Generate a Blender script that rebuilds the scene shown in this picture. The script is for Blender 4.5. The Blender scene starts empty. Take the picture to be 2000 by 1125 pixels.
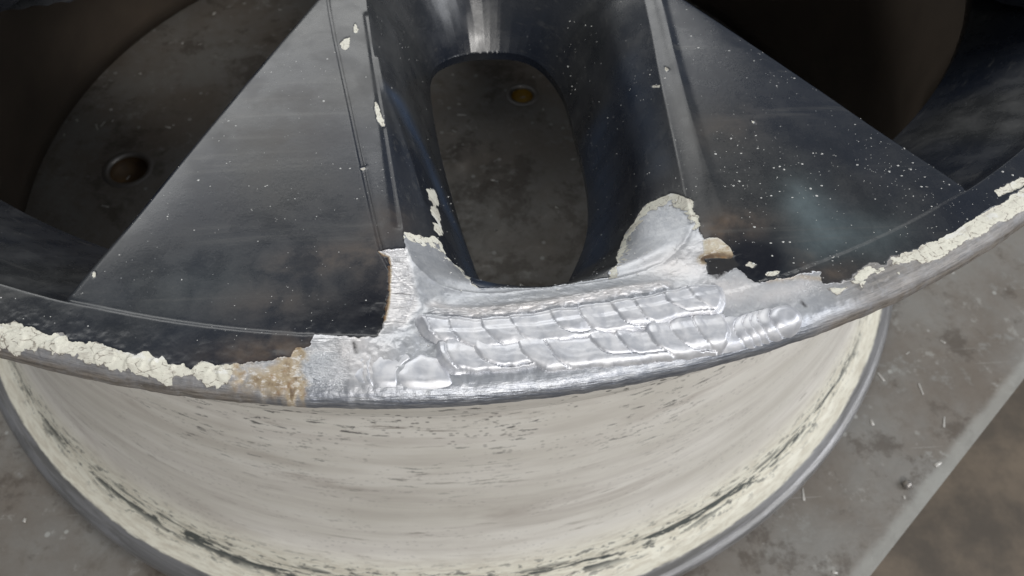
import bpy, math, random
import numpy as np
from mathutils import Matrix, Vector
random.seed(7); RNG = np.random.default_rng(7)
R_ = math.radians

# ------------------------------------------------------------------ camera
scene = bpy.context.scene
col = scene.collection
LIP = 199.8                                  # height of the lip plane above the table, mm
CY, CZ, PITCH, YAW, ROLL, FPX = -0.30042, 0.32901, 0.5962, -0.07277, -0.04865, 1589.5
CAMM = (Matrix.Rotation(PITCH, 3, 'X') @ Matrix.Rotation(YAW, 3, 'Y') @ Matrix.Rotation(ROLL, 3, 'Z'))
cam_d = bpy.data.cameras.new('camera'); cam = bpy.data.objects.new('camera', cam_d); col.objects.link(cam)
cam.matrix_world = Matrix.Translation((0, CY, CZ)) @ CAMM.to_4x4()
cam_d.sensor_width = 36; cam_d.lens = 36 * FPX / 2000
cam_d.clip_start = 0.01; cam_d.clip_end = 50
cam_d.dof.use_dof = True; cam_d.dof.focus_distance = 0.150; cam_d.dof.aperture_fstop = 44
scene.camera = cam

# ------------------------------------------------------------------ light: a workshop, soft lamps overhead
w = bpy.data.worlds.new("World"); scene.world = w; w.use_nodes = True
w.node_tree.nodes['Background'].inputs[0].default_value = (0.84, 0.91, 1.0, 1)
w.node_tree.nodes['Background'].inputs[1].default_value = 0.21
def area(name, loc, target, sx, sy, power, color):
    l = bpy.data.lights.new(name, 'AREA'); l.shape = 'RECTANGLE'; l.size = sx; l.size_y = sy
    l.energy = power; l.color = color
    o = bpy.data.objects.new(name, l); col.objects.link(o); o.location = loc
    d = Vector(target) - Vector(loc); o.rotation_euler = d.to_track_quat('-Z', 'Y').to_euler()
    return o
area('ceiling_lamp', (0.30, -1.75, 1.35), (0.0, -0.2, 0.2), 0.36, 0.36, 20, (1.0, 0.97, 0.93))
area('ceiling_lamp', (1.8, -0.6, 1.3), (0.0, -0.2, 0.2), 1.3, 0.9, 24, (0.95, 0.97, 1.0))
area('ceiling_lamp', (-0.5, 2.4, 1.75), (0.0, -0.1, 0.2), 3.2, 1.4, 46, (0.98, 0.98, 0.96))
scene.view_settings.view_transform = 'Standard'; scene.view_settings.look = 'None'
scene.view_settings.exposure = 0.0; scene.view_settings.gamma = 1.0

# ------------------------------------------------------------------ small helpers
def link(o, parent=None):
    col.objects.link(o)
    if parent: o.parent = parent
    return o
def mesh_np(name, V, F4=None, F3=None, FN=None, mat=None, parent=None, attrs=None, uv=None, mats=None, smooth=True):
    """V in mm; F4/F3 int arrays; FN list of polygons; attrs: dict name -> (N,4)"""
    loops = []; starts = []; totals = []; n = 0
    parts = []
    if F4 is not None and len(F4):
        F4 = np.asarray(F4, np.int32); parts.append(F4.ravel()); totals.append(np.full(len(F4), 4, np.int32))
    if F3 is not None and len(F3):
        F3 = np.asarray(F3, np.int32); parts.append(F3.ravel()); totals.append(np.full(len(F3), 3, np.int32))
    if FN:
        parts.append(np.array([i for f in FN for i in f], np.int32)); totals.append(np.array([len(f) for f in FN], np.int32))
    L = np.concatenate(parts); T = np.concatenate(totals); S = np.concatenate([[0], np.cumsum(T)[:-1]]).astype(np.int32)
    me = bpy.data.meshes.new(name)
    me.vertices.add(len(V)); me.vertices.foreach_set('co', (np.asarray(V, np.float32) / 1000).ravel())
    me.loops.add(len(L)); me.loops.foreach_set('vertex_index', L)
    me.polygons.add(len(T)); me.polygons.foreach_set('loop_start', S); me.polygons.foreach_set('loop_total', T)
    me.polygons.foreach_set('use_smooth', np.full(len(T), smooth, bool))
    me.update(calc_edges=True); me.validate()
    if attrs:
        for k, a in attrs.items():
            at_ = me.attributes.new(k, 'FLOAT_COLOR', 'POINT'); at_.data.foreach_set('color', np.asarray(a, np.float32).ravel())
    if uv is not None:
        ul = me.uv_layers.new(name='UVMap'); ul.data.foreach_set('uv', np.asarray(uv, np.float32)[L].ravel())
    for m in ([mat] if mat else (mats or [])): me.materials.append(m)
    o = bpy.data.objects.new(name, me); link(o, parent)
    return o
def empty(name, loc=(0, 0, 0), **kw):
    o = bpy.data.objects.new(name, None); o.location = loc; o.empty_display_size = 0.05; col.objects.link(o)
    for k, v in kw.items(): o[k] = v
    return o
# gradient-free value noise, fractal
_tab = np.random.default_rng(3).random((256, 256)).astype(np.float64)
def vnoise(x, y):
    xi = np.floor(x).astype(int); yi = np.floor(y).astype(int); fx = x - xi; fy = y - yi
    fx = fx * fx * (3 - 2 * fx); fy = fy * fy * (3 - 2 * fy)
    a = _tab[xi & 255, yi & 255]; b = _tab[(xi + 1) & 255, yi & 255]; c = _tab[xi & 255, (yi + 1) & 255]; d = _tab[(xi + 1) & 255, (yi + 1) & 255]
    return (a * (1 - fx) + b * fx) * (1 - fy) + (c * (1 - fx) + d * fx) * fy * 1.0
def fbm(x, y, o=4):
    s = 0; a = .5
    for k in range(o):
        s = s + a * (vnoise(x + 17.3 * k, y - 9.1 * k) - .5); x = x * 2.03; y = y * 2.03; a *= .5
    return s
def sstep(a, b, x):
    t = np.clip((x - a) / (b - a), 0, 1); return t * t * (3 - 2 * t)
def poly_sd(P, x, y):
    """signed distance to polygon, positive inside"""
    P = np.asarray(P, float); d = np.full(np.shape(x), 1e18); ins = np.zeros(np.shape(x), bool)
    for i in range(len(P)):
        ax, ay = P[i]; bx, by = P[(i + 1) % len(P)]
        ex, ey = bx - ax, by - ay; wx, wy = x - ax, y - ay
        t = np.clip((wx * ex + wy * ey) / (ex * ex + ey * ey + 1e-12), 0, 1)
        d = np.minimum(d, (wx - ex * t) ** 2 + (wy - ey * t) ** 2)
        if abs(ey) > 1e-12:
            c = ((ay > y) != (by > y)) & (x < ex * (y - ay) / ey + ax); ins ^= c
    d = np.sqrt(d); return np.where(ins, d, -d)
def spline_closed(P, n=6):
    P = np.asarray(P, float); out = []
    for i in range(len(P)):
        p0, p1, p2, p3 = P[i - 1], P[i], P[(i + 1) % len(P)], P[(i + 2) % len(P)]
        for k in range(n):
            t = k / n
            out.append(.5 * ((2 * p1) + (-p0 + p2) * t + (2 * p0 - 5 * p1 + 4 * p2 - p3) * t * t + (-p0 + 3 * p1 - 3 * p2 + p3) * t ** 3))
    return np.array(out)

# ------------------------------------------------------------------ shape of the wheel face (mm, z relative to the lip plane)
A0 = R_(6.0)                                 # direction of the cracked spoke, seen from the hub
SLOT_TOP = spline_closed([(81, 4), (87, 24), (98, 37), (112, 42.5), (130.7, 40.6), (160, 35.5), (195, 30.2), (204, 28.2), (209.3, 21), (211.6, 9), (211.3, -4), (210.8, -15), (208, -24), (202, -29), (190, -30), (160, -30.5), (120, -31), (107, -29.5), (94, -23), (85, -12)], 3)
SLOT_LOW = spline_closed([(100.5, 2), (102, 10), (106, 16), (113, 20.2), (124, 22.4), (140, 21.8), (162, 20.2), (178, 16), (190, 9), (200, 2), (202, -3), (198, -8), (190, -12.4), (170, -15), (143, -16.5), (120, -16.2), (108, -14.5), (102.5, -9), (100.5, -3)], 3)
def frame(x, y, a=A0):
    return x * math.sin(a) - y * math.cos(a), x * math.cos(a) + y * math.sin(a)
def edge_f(s, t):
    """positive inside the spoke outline"""
    WL = 47.3 + .5695 * (s - 118.3); WR = 47.5 + .521 * (s - 118.3)
    return np.where(t < 0, (t + WL) * .869, (WR - t) * .887)
def wall_w(s, t):
    din = poly_sd(SLOT_TOP, s, t); db = -poly_sd(SLOT_LOW, s, t)
    w = np.where(din <= 0, 0, np.where(db <= 0, 1, din / (np.abs(din) + np.abs(db) + 1e-9)))
    return din, db, w
def base(x, y, a=A0):
    r = np.hypot(x, y); s, t = frame(x, y, a)
    z = -.0003 * np.maximum(0, 222 - r) ** 2
    din, db, w = wall_w(s, t)
    rim = sstep(216, 208, r)                                    # features fade into the lip
    # chamfer band beside the slot
    cl = 35.5 + (198 - s) * .055 - 30.4; cr = 4.5
    bw = np.where(t < 0, cl, cr)
    do = -din
    z = z - 1.1 * sstep(bw, 0, do) * rim * (s > 60)
    z = z - .35 * np.exp(-((do - bw) / .45) ** 2) * rim * (t < 0)
    # rounded shoulder and slot wall
    D = 17 * w + 27 * .05 * (np.log1p(np.exp((w - .45) / .05)) - np.log1p(math.exp(-9)))
    hubw = sstep(118, 104, s); D = D * (1 - hubw) + 31 * w * hubw
    z = z - D
    # strip between slot and weld lies a little lower
    z = z - 2.6 * np.exp(-((s - 211) / 4.5) ** 2) * sstep(32, 22, np.abs(t + 1)) * sstep(5, .5, din)
    # small step where the spoke meets the lip ring
    z = z - .35 * sstep(223.1, 221.9, r) - .3 * np.exp(-((r - 222.4) / .5) ** 2) * sstep(20, 60, np.abs(t)) * (.12 + .88 * sstep(8, -1, edge_f(s, t)))
    # hub side of the spokes
    z = z - 6 * sstep(112, 80, s) ** 2
    # spoke outline fillet
    e = edge_f(s, t); z = z - .9 * np.exp(-np.maximum(e, 0) / 5.0) * sstep(221, 196, r); rf = 2.2
    q = np.clip(rf - e, 0, rf); z = z - np.where(r < 222.6, (rf - np.sqrt(np.maximum(0, rf * rf - q * q))), 0)
    return z
def at(px, py, z=None):
    """photo pixel -> plan point (mm) on the wheel face (or on a level z above the table)"""
    d = CAMM @ Vector(((px - 1000) / FPX, -(py - 562.5) / FPX, -1)); C = Vector((0, CY * 1000, CZ * 1000))
    if z is not None:
        k = (z - C.z) / d.z; return (C.x + d.x * k, C.y + d.y * k)
    k0 = (LIP + 6 - C.z) / d.z; ks = k0 + np.arange(0, 60, .1)
    X = C.x + d.x * ks; Y = C.y + d.y * ks; Zr = C.z + d.z * ks
    g = Zr - LIP - base(X, Y); i = int(np.argmax(g < 0)) if (g < 0).any() else 60
    return (X[i], Y[i])
def ats(pts, z=None): return [at(p[0], p[1], z) for p in pts]

# ------------------------------------------------------------------ materials
class N:
    def __init__(s, name):
        s.m = bpy.data.materials.new(name); s.m.use_nodes = True; s.t = s.m.node_tree; s.b = s.t.nodes['Principled BSDF']
    def n(s, k, **kw):
        x = s.t.nodes.new(k)
        for a, v in kw.items(): setattr(x, a, v)
        return x
    def l(s, a, b): s.t.links.new(a, b)
    def coord(s, scale=(1, 1, 1), uv=False, rot=(0, 0, 0)):
        c = s.n('ShaderNodeTexCoord'); m = s.n('ShaderNodeMapping'); m.inputs['Scale'].default_value = [k if uv else 1000 * k for k in scale]
        m.inputs['Rotation'].default_value = rot
        s.l(c.outputs['UV' if uv else 'Object'], m.inputs[0]); return m.outputs[0]
    def noise(s, vec, scale, detail=4, rough=.55, dist=0):
        x = s.n('ShaderNodeTexNoise'); x.inputs['Scale'].default_value = scale; x.inputs['Detail'].default_value = detail
        x.inputs['Roughness'].default_value = rough; x.inputs['Distortion'].default_value = dist; s.l(vec, x.inputs['Vector']); return x.outputs['Fac']
    def vor(s, vec, scale, feature='F1', out='Distance'):
        x = s.n('ShaderNodeTexVoronoi', feature=feature); x.inputs['Scale'].default_value = scale; s.l(vec, x.inputs['Vector']); return x.outputs[out]
    def mr(s, v, a, b, c=0, d=1, interp='SMOOTHSTEP'):
        x = s.n('ShaderNodeMapRange', interpolation_type=interp); s.l(v, x.inputs[0])
        for i, k in zip((1, 2, 3, 4), (a, b, c, d)): x.inputs[i].default_value = k
        return x.outputs[0]
    def math(s, op, a, b=None, clamp=False):
        x = s.n('ShaderNodeMath', operation=op); x.use_clamp = clamp
        for i, k in enumerate((a, b)):
            if k is None: continue
            if isinstance(k, (int, float)): x.inputs[i].default_value = k
            else: s.l(k, x.inputs[i])
        return x.outputs[0]
    def mix(s, f, a, b):
        x = s.n('ShaderNodeMix', data_type='RGBA')
        for i, k in ((0, f), (6, a), (7, b)):
            if isinstance(k, (int, float)): x.inputs[i].default_value = k
            elif isinstance(k, tuple): x.inputs[i].default_value = (*k, 1)
            else: s.l(k, x.inputs[i])
        return x.outputs[2]
    def mixf(s, f, a, b):
        x = s.n('ShaderNodeMix', data_type='FLOAT')
        for i, k in ((0, f), (2, a), (3, b)):
            if isinstance(k, (int, float)): x.inputs[i].default_value = k
            else: s.l(k, x.inputs[i])
        return x.outputs[0]
    def attr(s, name):
        a = s.n('ShaderNodeAttribute', attribute_name=name); c = s.n('ShaderNodeSeparateColor'); s.l(a.outputs['Color'], c.inputs[0])
        return c.outputs[0], c.outputs[1], c.outputs[2], a.outputs['Alpha']
    def bump(s, h, strength=.3, dist=.0002, prev=None):
        x = s.n('ShaderNodeBump'); x.inputs['Strength'].default_value = strength; x.inputs['Distance'].default_value = dist
        s.l(h, x.inputs['Height'])
        if prev is not None: s.l(prev, x.inputs['Normal'])
        return x.outputs[0]
    def set(s, **kw):
        names = dict(color='Base Color', rough='Roughness', metal='Metallic', normal='Normal', spec='Specular IOR Level', coat='Coat Weight', coatr='Coat Roughness')
        for k, v in kw.items():
            i = s.b.inputs[names[k]]
            if isinstance(v, tuple): i.default_value = (*v, 1)
            elif isinstance(v, (int, float)): i.default_value = v
            else: s.l(v, i)
        return s.m

def black_paint_nodes(k, haze=None, brown=None, dark=None):
    """dusty, scuffed satin black wheel paint: returns colour, roughness, normal"""
    c = k.coord(); big = k.noise(c, .022, 3, .5, .3); mid = k.noise(c, .11, 6, .6, .25); fine = k.noise(c, 2.2, 4, .6)
    base_c = k.mix(k.mr(big, .35, .65), (.008, .012, .022), (.012, .014, .017))
    dust_sheen = k.math('MULTIPLY', k.mr(mid, .2, .8, .35, 1), k.mr(big, .3, .7, .3, 1))  # real dust film; its patches also stand in for workshop reflections
    dust_sheen = k.math('MULTIPLY', dust_sheen, k.mr(fine, .3, .7, .6, 1))
    colr = k.mix(k.math('MULTIPLY', dust_sheen, .32), base_c, (.15, .148, .142))
    rough = k.math('ADD', k.mr(mid, .3, .75, .19, .33), k.math('MULTIPLY', dust_sheen, .12))
    if haze is not None:
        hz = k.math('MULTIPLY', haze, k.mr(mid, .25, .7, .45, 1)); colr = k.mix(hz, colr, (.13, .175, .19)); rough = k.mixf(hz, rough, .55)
        bz = k.math('MULTIPLY', brown, k.mr(mid, .35, .65, .1, 1)); colr = k.mix(bz, colr, (.12, .085, .06)); rough = k.mixf(bz, rough, .6)
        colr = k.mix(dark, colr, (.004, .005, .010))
    stx = k.noise(k.coord((.012, .22, 1), rot=(0, 0, 1.2)), 1.0, 5, .65, .4); colr = k.mix(k.mr(stx, .55, .72, 0, .30), colr, (.12, .118, .112)); swp = k.noise(c, .30, 6, .7, 1.5); colr = k.mix(k.mr(swp, .60, .72, 0, .15), colr, (.14, .135, .12))
    # pin-head spatter specks
    sp = k.vor(c, .9); gate = k.noise(c, .09, 3); spm = k.math('MULTIPLY', k.mr(sp, .085, .05), k.mr(gate, .52, .66))
    sp2 = k.vor(c, .42); spm2 = k.mr(sp2, .065, .04); spm = k.math('MAXIMUM', spm, k.math('MULTIPLY', spm2, k.mr(gate, .48, .6)))
    colr = k.mix(k.math('MULTIPLY', spm, .40), colr, (.55, .57, .58))
    h = k.math('ADD', k.math('MULTIPLY', fine, .5), k.math('MULTIPLY', k.noise(c, .8, 3), .6)); h = k.math('ADD', h, k.math('MULTIPLY', spm, .6))
    return colr, rough, h, c

def make_black():
    k = N('dusty_black_paint'); c, r, h, _ = black_paint_nodes(k)
    return k.set(color=c, rough=r, normal=k.bump(h, .25, .00015))
M_BLACK = make_black()

def make_face():
    k = N('chipped_wheel_face')
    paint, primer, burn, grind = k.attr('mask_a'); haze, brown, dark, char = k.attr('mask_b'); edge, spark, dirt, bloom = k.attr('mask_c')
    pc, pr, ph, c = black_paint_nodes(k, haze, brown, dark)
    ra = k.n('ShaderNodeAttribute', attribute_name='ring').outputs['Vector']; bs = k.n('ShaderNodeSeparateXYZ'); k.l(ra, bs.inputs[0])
    pc = k.mix(k.math('MULTIPLY', bs.outputs[2], .75), pc, (.045, .068, .115))  # mixes the slot walls' painted blue highlight into the paint colour
    cb = k.n('ShaderNodeCombineXYZ'); k.l(bs.outputs[0], cb.inputs[0]); k.l(bs.outputs[1], cb.inputs[1]); rv = cb.outputs[0]
    def ring(sx, sy, detail=4, rough=.6, rot=0):
        m = k.n('ShaderNodeMapping'); m.inputs['Scale'].default_value = (sx, sy, 1); m.inputs['Rotation'].default_value = (0, 0, rot); k.l(rv, m.inputs[0]); return k.noise(m.outputs[0], 1.0, detail, rough)
    n1 = k.noise(c, 1.3, 5, .65); n2 = k.noise(c, .45, 5, .6, .5); n3 = k.noise(c, 4.5, 3, .6)
    r1 = ring(.10, 1.5, 5, .65); r2 = ring(.35, 3.2, 4, .65); r3 = ring(.5, 1.1, 5, .7)
    # bare metal
    met = k.mix(k.mr(n2, .3, .7), (.50, .515, .545), (.62, .63, .65))
    met = k.mix(k.math('MULTIPLY', grind, 1.0), met, (.86, .84, .84))
    met = k.mix(k.math('MULTIPLY', grind, k.mr(ring(.12, 2.2, 4, .6), .55, .68)), met, (.34, .33, .33))
    met = k.mix(k.math('MULTIPLY', bloom, k.mr(n2, .2, .75, 1, .7)), met, (.76, .73, .72))
    met = k.mix(k.math('MULTIPLY', bloom, k.mr(n1, .62, .72, 0, .6)), met, (.45, .41, .38))
    met = k.mix(k.math('MULTIPLY', edge, k.mr(ring(.22, 1.4, 5, .65, -.5), .35, .68, .95, .25)), met, (.22, .24, .29))
    dcol = k.mix(k.mr(r1, .35, .65), (.27, .24, .21), (.125, .11, .095)); dcol = k.mix(k.mr(r2, .56, .66, 0, .75), dcol, (.09, .075, .06)); dcol = k.mix(k.mr(r3, .60, .70, 0, .5), dcol, (.50, .46, .40))
    met = k.mix(k.math('MULTIPLY', dirt, k.mr(n2, .3, .6, .75, 1)), met, dcol)
    # cream primer with grime
    pri = k.mix(k.mr(n2, .35, .7), (.80, .78, .67), (.74, .715, .62))
    pri = k.mix(k.mr(r3, .56, .68, 0, .75), pri, (.46, .41, .34)); pri = k.mix(k.mr(n3, .64, .74, 0, .7), pri, (.22, .19, .15))
    vk = k.vor(k.coord((.30, .42, 1), rot=(0, 0, .3)), 1.0, 'DISTANCE_TO_EDGE'); crk = k.math('MULTIPLY', k.mr(k.math('ADD', vk, k.math('MULTIPLY', k.math('SUBTRACT', n1, .5), .25)), .035, .0), k.mr(n2, .42, .55)); pri = k.mix(k.math('MULTIPLY', crk, .8), pri, (.20, .165, .13))
    pri = k.mix(k.mr(ring(.10, .30, 5, .65), .52, .60, 0, .55), pri, (.50, .465, .40)); pri = k.mix(k.mr(ring(.2, .25, 4, .6), .58, .66, 0, .8), pri, (.86, .85, .80))
    # thresholds broken up by noise
    pm = k.mr(k.math('ADD', paint, k.math('MULTIPLY', k.math('SUBTRACT', n1, .5), .55)), .47, .53)
    gx = k.math('ADD', primer, k.math('MULTIPLY', k.math('SUBTRACT', n1, .5), .8)); gm = k.mr(gx, .46, .56)
    colr = k.mix(gm, met, pri)
    rimline = k.math('MULTIPLY', k.mr(gx, .30, .46), k.mr(gx, .62, .5)); rimline = k.math('MULTIPLY', rimline, k.mr(n2, .4, .6, .1, .6)); colr = k.mix(rimline, colr, (.14, .11, .085))
    bcol = k.mix(k.mr(k.math('ADD', burn, k.math('MULTIPLY', k.math('SUBTRACT', n2, .5), .8)), .35, .85), (.47, .375, .25), (.13, .08, .045)); bcol = k.mix(k.math('MULTIPLY', k.mr(r3, .50, .62, 0, .85), k.mr(burn, .62, .5)), bcol, (.80, .76, .70))
    bcol = k.mix(k.mr(ring(.5, .5, 5, .6), .5, .7, 0, .8), bcol, (.30, .17, .07))
    colr = k.mix(k.mr(k.math('ADD', burn, k.math('MULTIPLY', k.math('SUBTRACT', n2, .5), .3)), .05, .5), colr, bcol)
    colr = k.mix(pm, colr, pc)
    colr = k.mix(k.math('MULTIPLY', char, k.mr(n1, .35, .6, .6, 1)), colr, (.012, .011, .012))
    nonmet = k.math('MAXIMUM', gm, k.math('MAXIMUM', pm, k.math('MAXIMUM', k.mr(burn, .1, .5), char)))
    metal = k.math('MULTIPLY', k.math('SUBTRACT', 1, nonmet), k.math('MULTIPLY', k.mr(bloom, 0, 1, .74, .35), k.mr(dirt, 0, 1, 1, .15)))
    rm = k.mixf(spark, k.mixf(edge, .50, .38), .28); rm = k.mixf(bloom, rm, .42); rm = k.mixf(grind, rm, .34)
    rough = k.mixf(gm, rm, .62); rough = k.mixf(pm, rough, pr); rough = k.mixf(k.math('MULTIPLY', char, .9), rough, .75)
    # relief: grinding lines, crumpled sparkle, scratches on the edge, gritty char
    g = ring(.14, 2.6, 3, .6); g2 = ring(.22, 2.2, 4, .6, -.5); s_ = ring(.8, 1.6, 4, .7)
    h = k.math('MULTIPLY', g, k.math('MULTIPLY', grind, 1.6)); h = k.math('ADD', h, k.math('MULTIPLY', g2, k.math('MULTIPLY', edge, 1.1)))
    h = k.math('ADD', h, k.math('MULTIPLY', s_, k.math('MULTIPLY', spark, 2.4))); h = k.math('ADD', h, k.math('MULTIPLY', n1, .4))
    h = k.math('ADD', h, k.math('MULTIPLY', r2, k.math('MULTIPLY', dirt, .8)))
    h = k.math('ADD', h, k.math('MULTIPLY', n3, k.math('ADD', .12, k.math('MULTIPLY', char, 1.6))))
    hh = k.mixf(pm, h, k.math('MULTIPLY', ph, .14))
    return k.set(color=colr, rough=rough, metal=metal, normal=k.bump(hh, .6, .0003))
M_FACE = make_face()

def make_weld():
    k = N('frosted_weld_metal'); c = k.coord()
    n2 = k.noise(c, .35, 4, .6, .4); n1 = k.noise(c, 1.6, 5, .6); n3 = k.noise(c, 6, 2, .5)
    colr = k.mix(k.mr(n2, .3, .7), (.66, .67, .71), (.82, .815, .83))  # soft tonal patches in the colour imitate reflections on the weld
    colr = k.mix(k.mr(n1, .66, .78, 0, .55), colr, (.30, .30, .33))
    return k.set(color=colr, rough=k.mr(n2, .3, .7, .45, .58), metal=.66, normal=k.bump(k.math('ADD', n1, k.math('MULTIPLY', n3, .2)), .18, .00012))
M_WELD = make_weld()

def make_barrel():
    k = N('worn_cream_barrel'); uv = k.coord((1, 1, 1), uv=True)
    sx = k.n('ShaderNodeSeparateXYZ'); k.l(uv, sx.inputs[0]); v = sx.outputs[1]           # v runs down the profile, mm
    st = k.noise(k.coord((.010, .16, 1), uv=True), 1.0, 5, .62, .5); st2 = k.noise(k.coord((.03, .35, 1), uv=True), 1.0, 6, .7, .6)
    st3 = k.noise(k.coord((.10, .55, 1), uv=True), 1.0, 5, .7, .3); bl = k.noise(k.coord((.012, .04, 1), uv=True), 1.0, 4, .6)
    colr = k.mix(k.mr(bl, .3, .7), (.61, .58, .52), (.76, .73, .675)); colr = k.mix(k.mr(st, .42, .66, .0, .32), colr, (.44, .40, .365))
    colr = k.mix(k.mr(st, .48, .30, 0, .3), colr, (.74, .72, .68))
    colr = k.mix(k.math('MULTIPLY', k.mr(st2, .59, .65, 0, .75), k.mr(bl, .44, .58, .08, 1)), colr, (.24, .21, .185)); colr = k.mix(k.mr(k.noise(k.coord((.010, .055, 1), uv=True), 1.0, 7, .66, .6), .52, .72, 0, .6), colr, (.36, .315, .28))
    up = k.mr(v, 92, 150, 1, 0)                                                            # flaking near the drop centre
    colr = k.mix(k.math('MULTIPLY', k.math('MULTIPLY', k.mr(st3, .58, .61, 0, .95), k.mr(k.noise(k.coord((.02, .03, 1), uv=True), 1.0, 3, .6), .44, .56)), up), colr, (.10, .10, .095))
    gr = k.vor(k.coord((.35, .6, 1), uv=True), 1.0); gs = k.math('MULTIPLY', k.math('MULTIPLY', k.mr(gr, .30, .20), k.mr(k.noise(k.coord((.03, .08, 1), uv=True), 1.0, 4, .6), .47, .55)), k.mr(v, 60, 120, 1, .2)); colr = k.mix(gs, colr, (.09, .085, .08))
    # brighter primer and bare dark patches beside the rear flange
    fl = k.mr(v, V_FL - 34, V_FL - 20); colr = k.mix(fl, colr, k.mix(k.mr(st3, .4, .62), (.79, .765, .66), (.64, .60, .50)))
    band = k.math('MULTIPLY', k.mr(v, V_FL - 22, V_FL - 17), k.mr(v, V_FL - 4, V_FL - 10)); pat = k.noise(k.coord((.045, .22, 1), uv=True), 1.0, 6, .65, .3)
    colr = k.mix(k.math('MULTIPLY', band, k.mr(pat, .51, .55)), colr, (.055, .065, .065))
    pat2 = k.noise(k.coord((.16, .42, 1), uv=True), 1.0, 6, .7, .2); colr = k.mix(k.math('MULTIPLY', k.math('MULTIPLY', k.mr(v, V_FL - 30, V_FL - 20), k.mr(v, V_FL - 1, V_FL - 8)), k.mr(pat2, .55, .59, 0, .85)), colr, (.10, .105, .10))
    gm = k.mr(k.math('ADD', v, k.math('MULTIPLY', k.math('SUBTRACT', st3, .5), 2.5)), V_FL + .5, V_FL + 1.5)
    colr = k.mix(gm, colr, k.mix(k.mr(st2, .4, .6), (.30, .295, .30), (.20, .195, .19)))
    h = k.math('ADD', st2, k.math('MULTIPLY', st3, .4))
    return k.set(color=colr, rough=k.mixf(gm, .48, .42), metal=k.math('MULTIPLY', gm, .6), normal=k.bump(h, .3, .0005))

def make_inside():
    k = N('grimy_barrel_inside'); c = k.coord(); n = k.noise(c, .03, 5, .6)
    return k.set(color=k.mix(n, (.05, .040, .032), (.16, .125, .095)), rough=.42)
M_INSIDE = make_inside()

# ------------------------------------------------------------------ clipped height-field mesher
def clip_mesh(P, F, A):
    """P (nr,nc,3), F (nr,nc) keep where >0, A (nr,nc,k). Returns V, A, quads, ngons, boundary segments"""
    nr, nc = F.shape; idx = np.arange(nr * nc).reshape(nr, nc)
    a, b, c, d = idx[:-1, :-1], idx[:-1, 1:], idx[1:, 1:], idx[1:, :-1]
    S = F > 0; cnt = S[:-1, :-1].astype(int) + S[:-1, 1:] + S[1:, 1:] + S[1:, :-1]
    full = cnt == 4; mixd = (cnt > 0) & (cnt < 4)
    quads = np.stack([a[full], b[full], c[full], d[full]], 1)
    Pf = P.reshape(-1, 3); Ff = F.ravel(); Af = A.reshape(nr * nc, -1)
    newP = []; newA = []; cache = {}; ng = []; segs = []
    def cross(i, j):
        key = (i, j) if i < j else (j, i)
        if key in cache: return cache[key]
        t = Ff[i] / (Ff[i] - Ff[j]); newP.append(Pf[i] * (1 - t) + Pf[j] * t); newA.append(Af[i] * (1 - t) + Af[j] * t)
        cache[key] = nr * nc + len(newP) - 1; return cache[key]
    ii, jj = np.nonzero(mixd)
    for i, j in zip(ii.tolist(), jj.tolist()):
        q = (int(idx[i, j]), int(idx[i, j + 1]), int(idx[i + 1, j + 1]), int(idx[i + 1, j]))
        poly = []; cr = []
        for m in range(4):
            u, v = q[m], q[(m + 1) % 4]
            if Ff[u] > 0: poly.append(u)
            if (Ff[u] > 0) != (Ff[v] > 0):
                x = cross(u, v); poly.append(x); cr.append((x, Ff[u] > 0))
        if len(poly) >= 3: ng.append(poly)
        if len(cr) == 2:
            (x1, o1), (x2, o2) = cr; segs.append((x1, x2) if o1 else (x2, x1))
    V = np.concatenate([Pf, np.array(newP).reshape(-1, 3)]); AA = np.concatenate([Af, np.array(newA).reshape(-1, Af.shape[1])])
    return V, AA, quads, ng, segs
def add_walls(V, A, quads, segs, depths, shade=None, vary=None):
    """extrude the cut outline straight down through the given depths"""
    ids = sorted({i for s in segs for i in s}); mp = {i: k for k, i in enumerate(ids)}; n = len(ids); b0 = len(V)
    ring = V[ids]; ra = A[ids].copy(); kf, off = (np.ones(n), np.zeros((n, 2))) if vary is None else vary(ring)
    if shade is not None: ra = shade(ra)
    Vs = [V]; As = [A]
    for dpt in depths:
        q = ring.copy(); q[:, 2] -= dpt * kf; q[:, :2] += off * dpt
        Vs.append(q); As.append(ra)
    W = []
    for x1, x2 in segs:
        for k in range(len(depths) - 1):
            o = b0 + k * n; W.append((o + mp[x1], o + mp[x2], o + n + mp[x2], o + n + mp[x1]))
    return np.concatenate(Vs), np.concatenate(As), np.concatenate([quads, np.array(W, int).reshape(-1, 4)])
def compact(V, A, quads, ng):
    used = np.zeros(len(V), bool); used[quads.ravel()] = True
    if ng: used[np.array([i for f in ng for i in f])] = True
    mp = np.cumsum(used) - 1
    return V[used], A[used], mp[quads], [[int(mp[i]) for i in f] for f in ng]

# ------------------------------------------------------------------ THE WHEEL
wheel = empty('alloy_wheel', label='chipped black five-spoke alloy wheel lying face up with a fresh weld on its lip', category='wheel')

# outer edge profile of the lip: (r, z), appended to the plan rows
EDGE = [(231.4 + 3.7 * math.sin(a), -3.4 * (1 - math.cos(a))) for a in np.linspace(0, math.pi / 2, 24)[1:]] + [(235.1, -3.9), (234.9, -4.5), (234.4, -5.1), (233.4, -5.6), (231.8, -6.1), (228.5, -7)]

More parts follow.
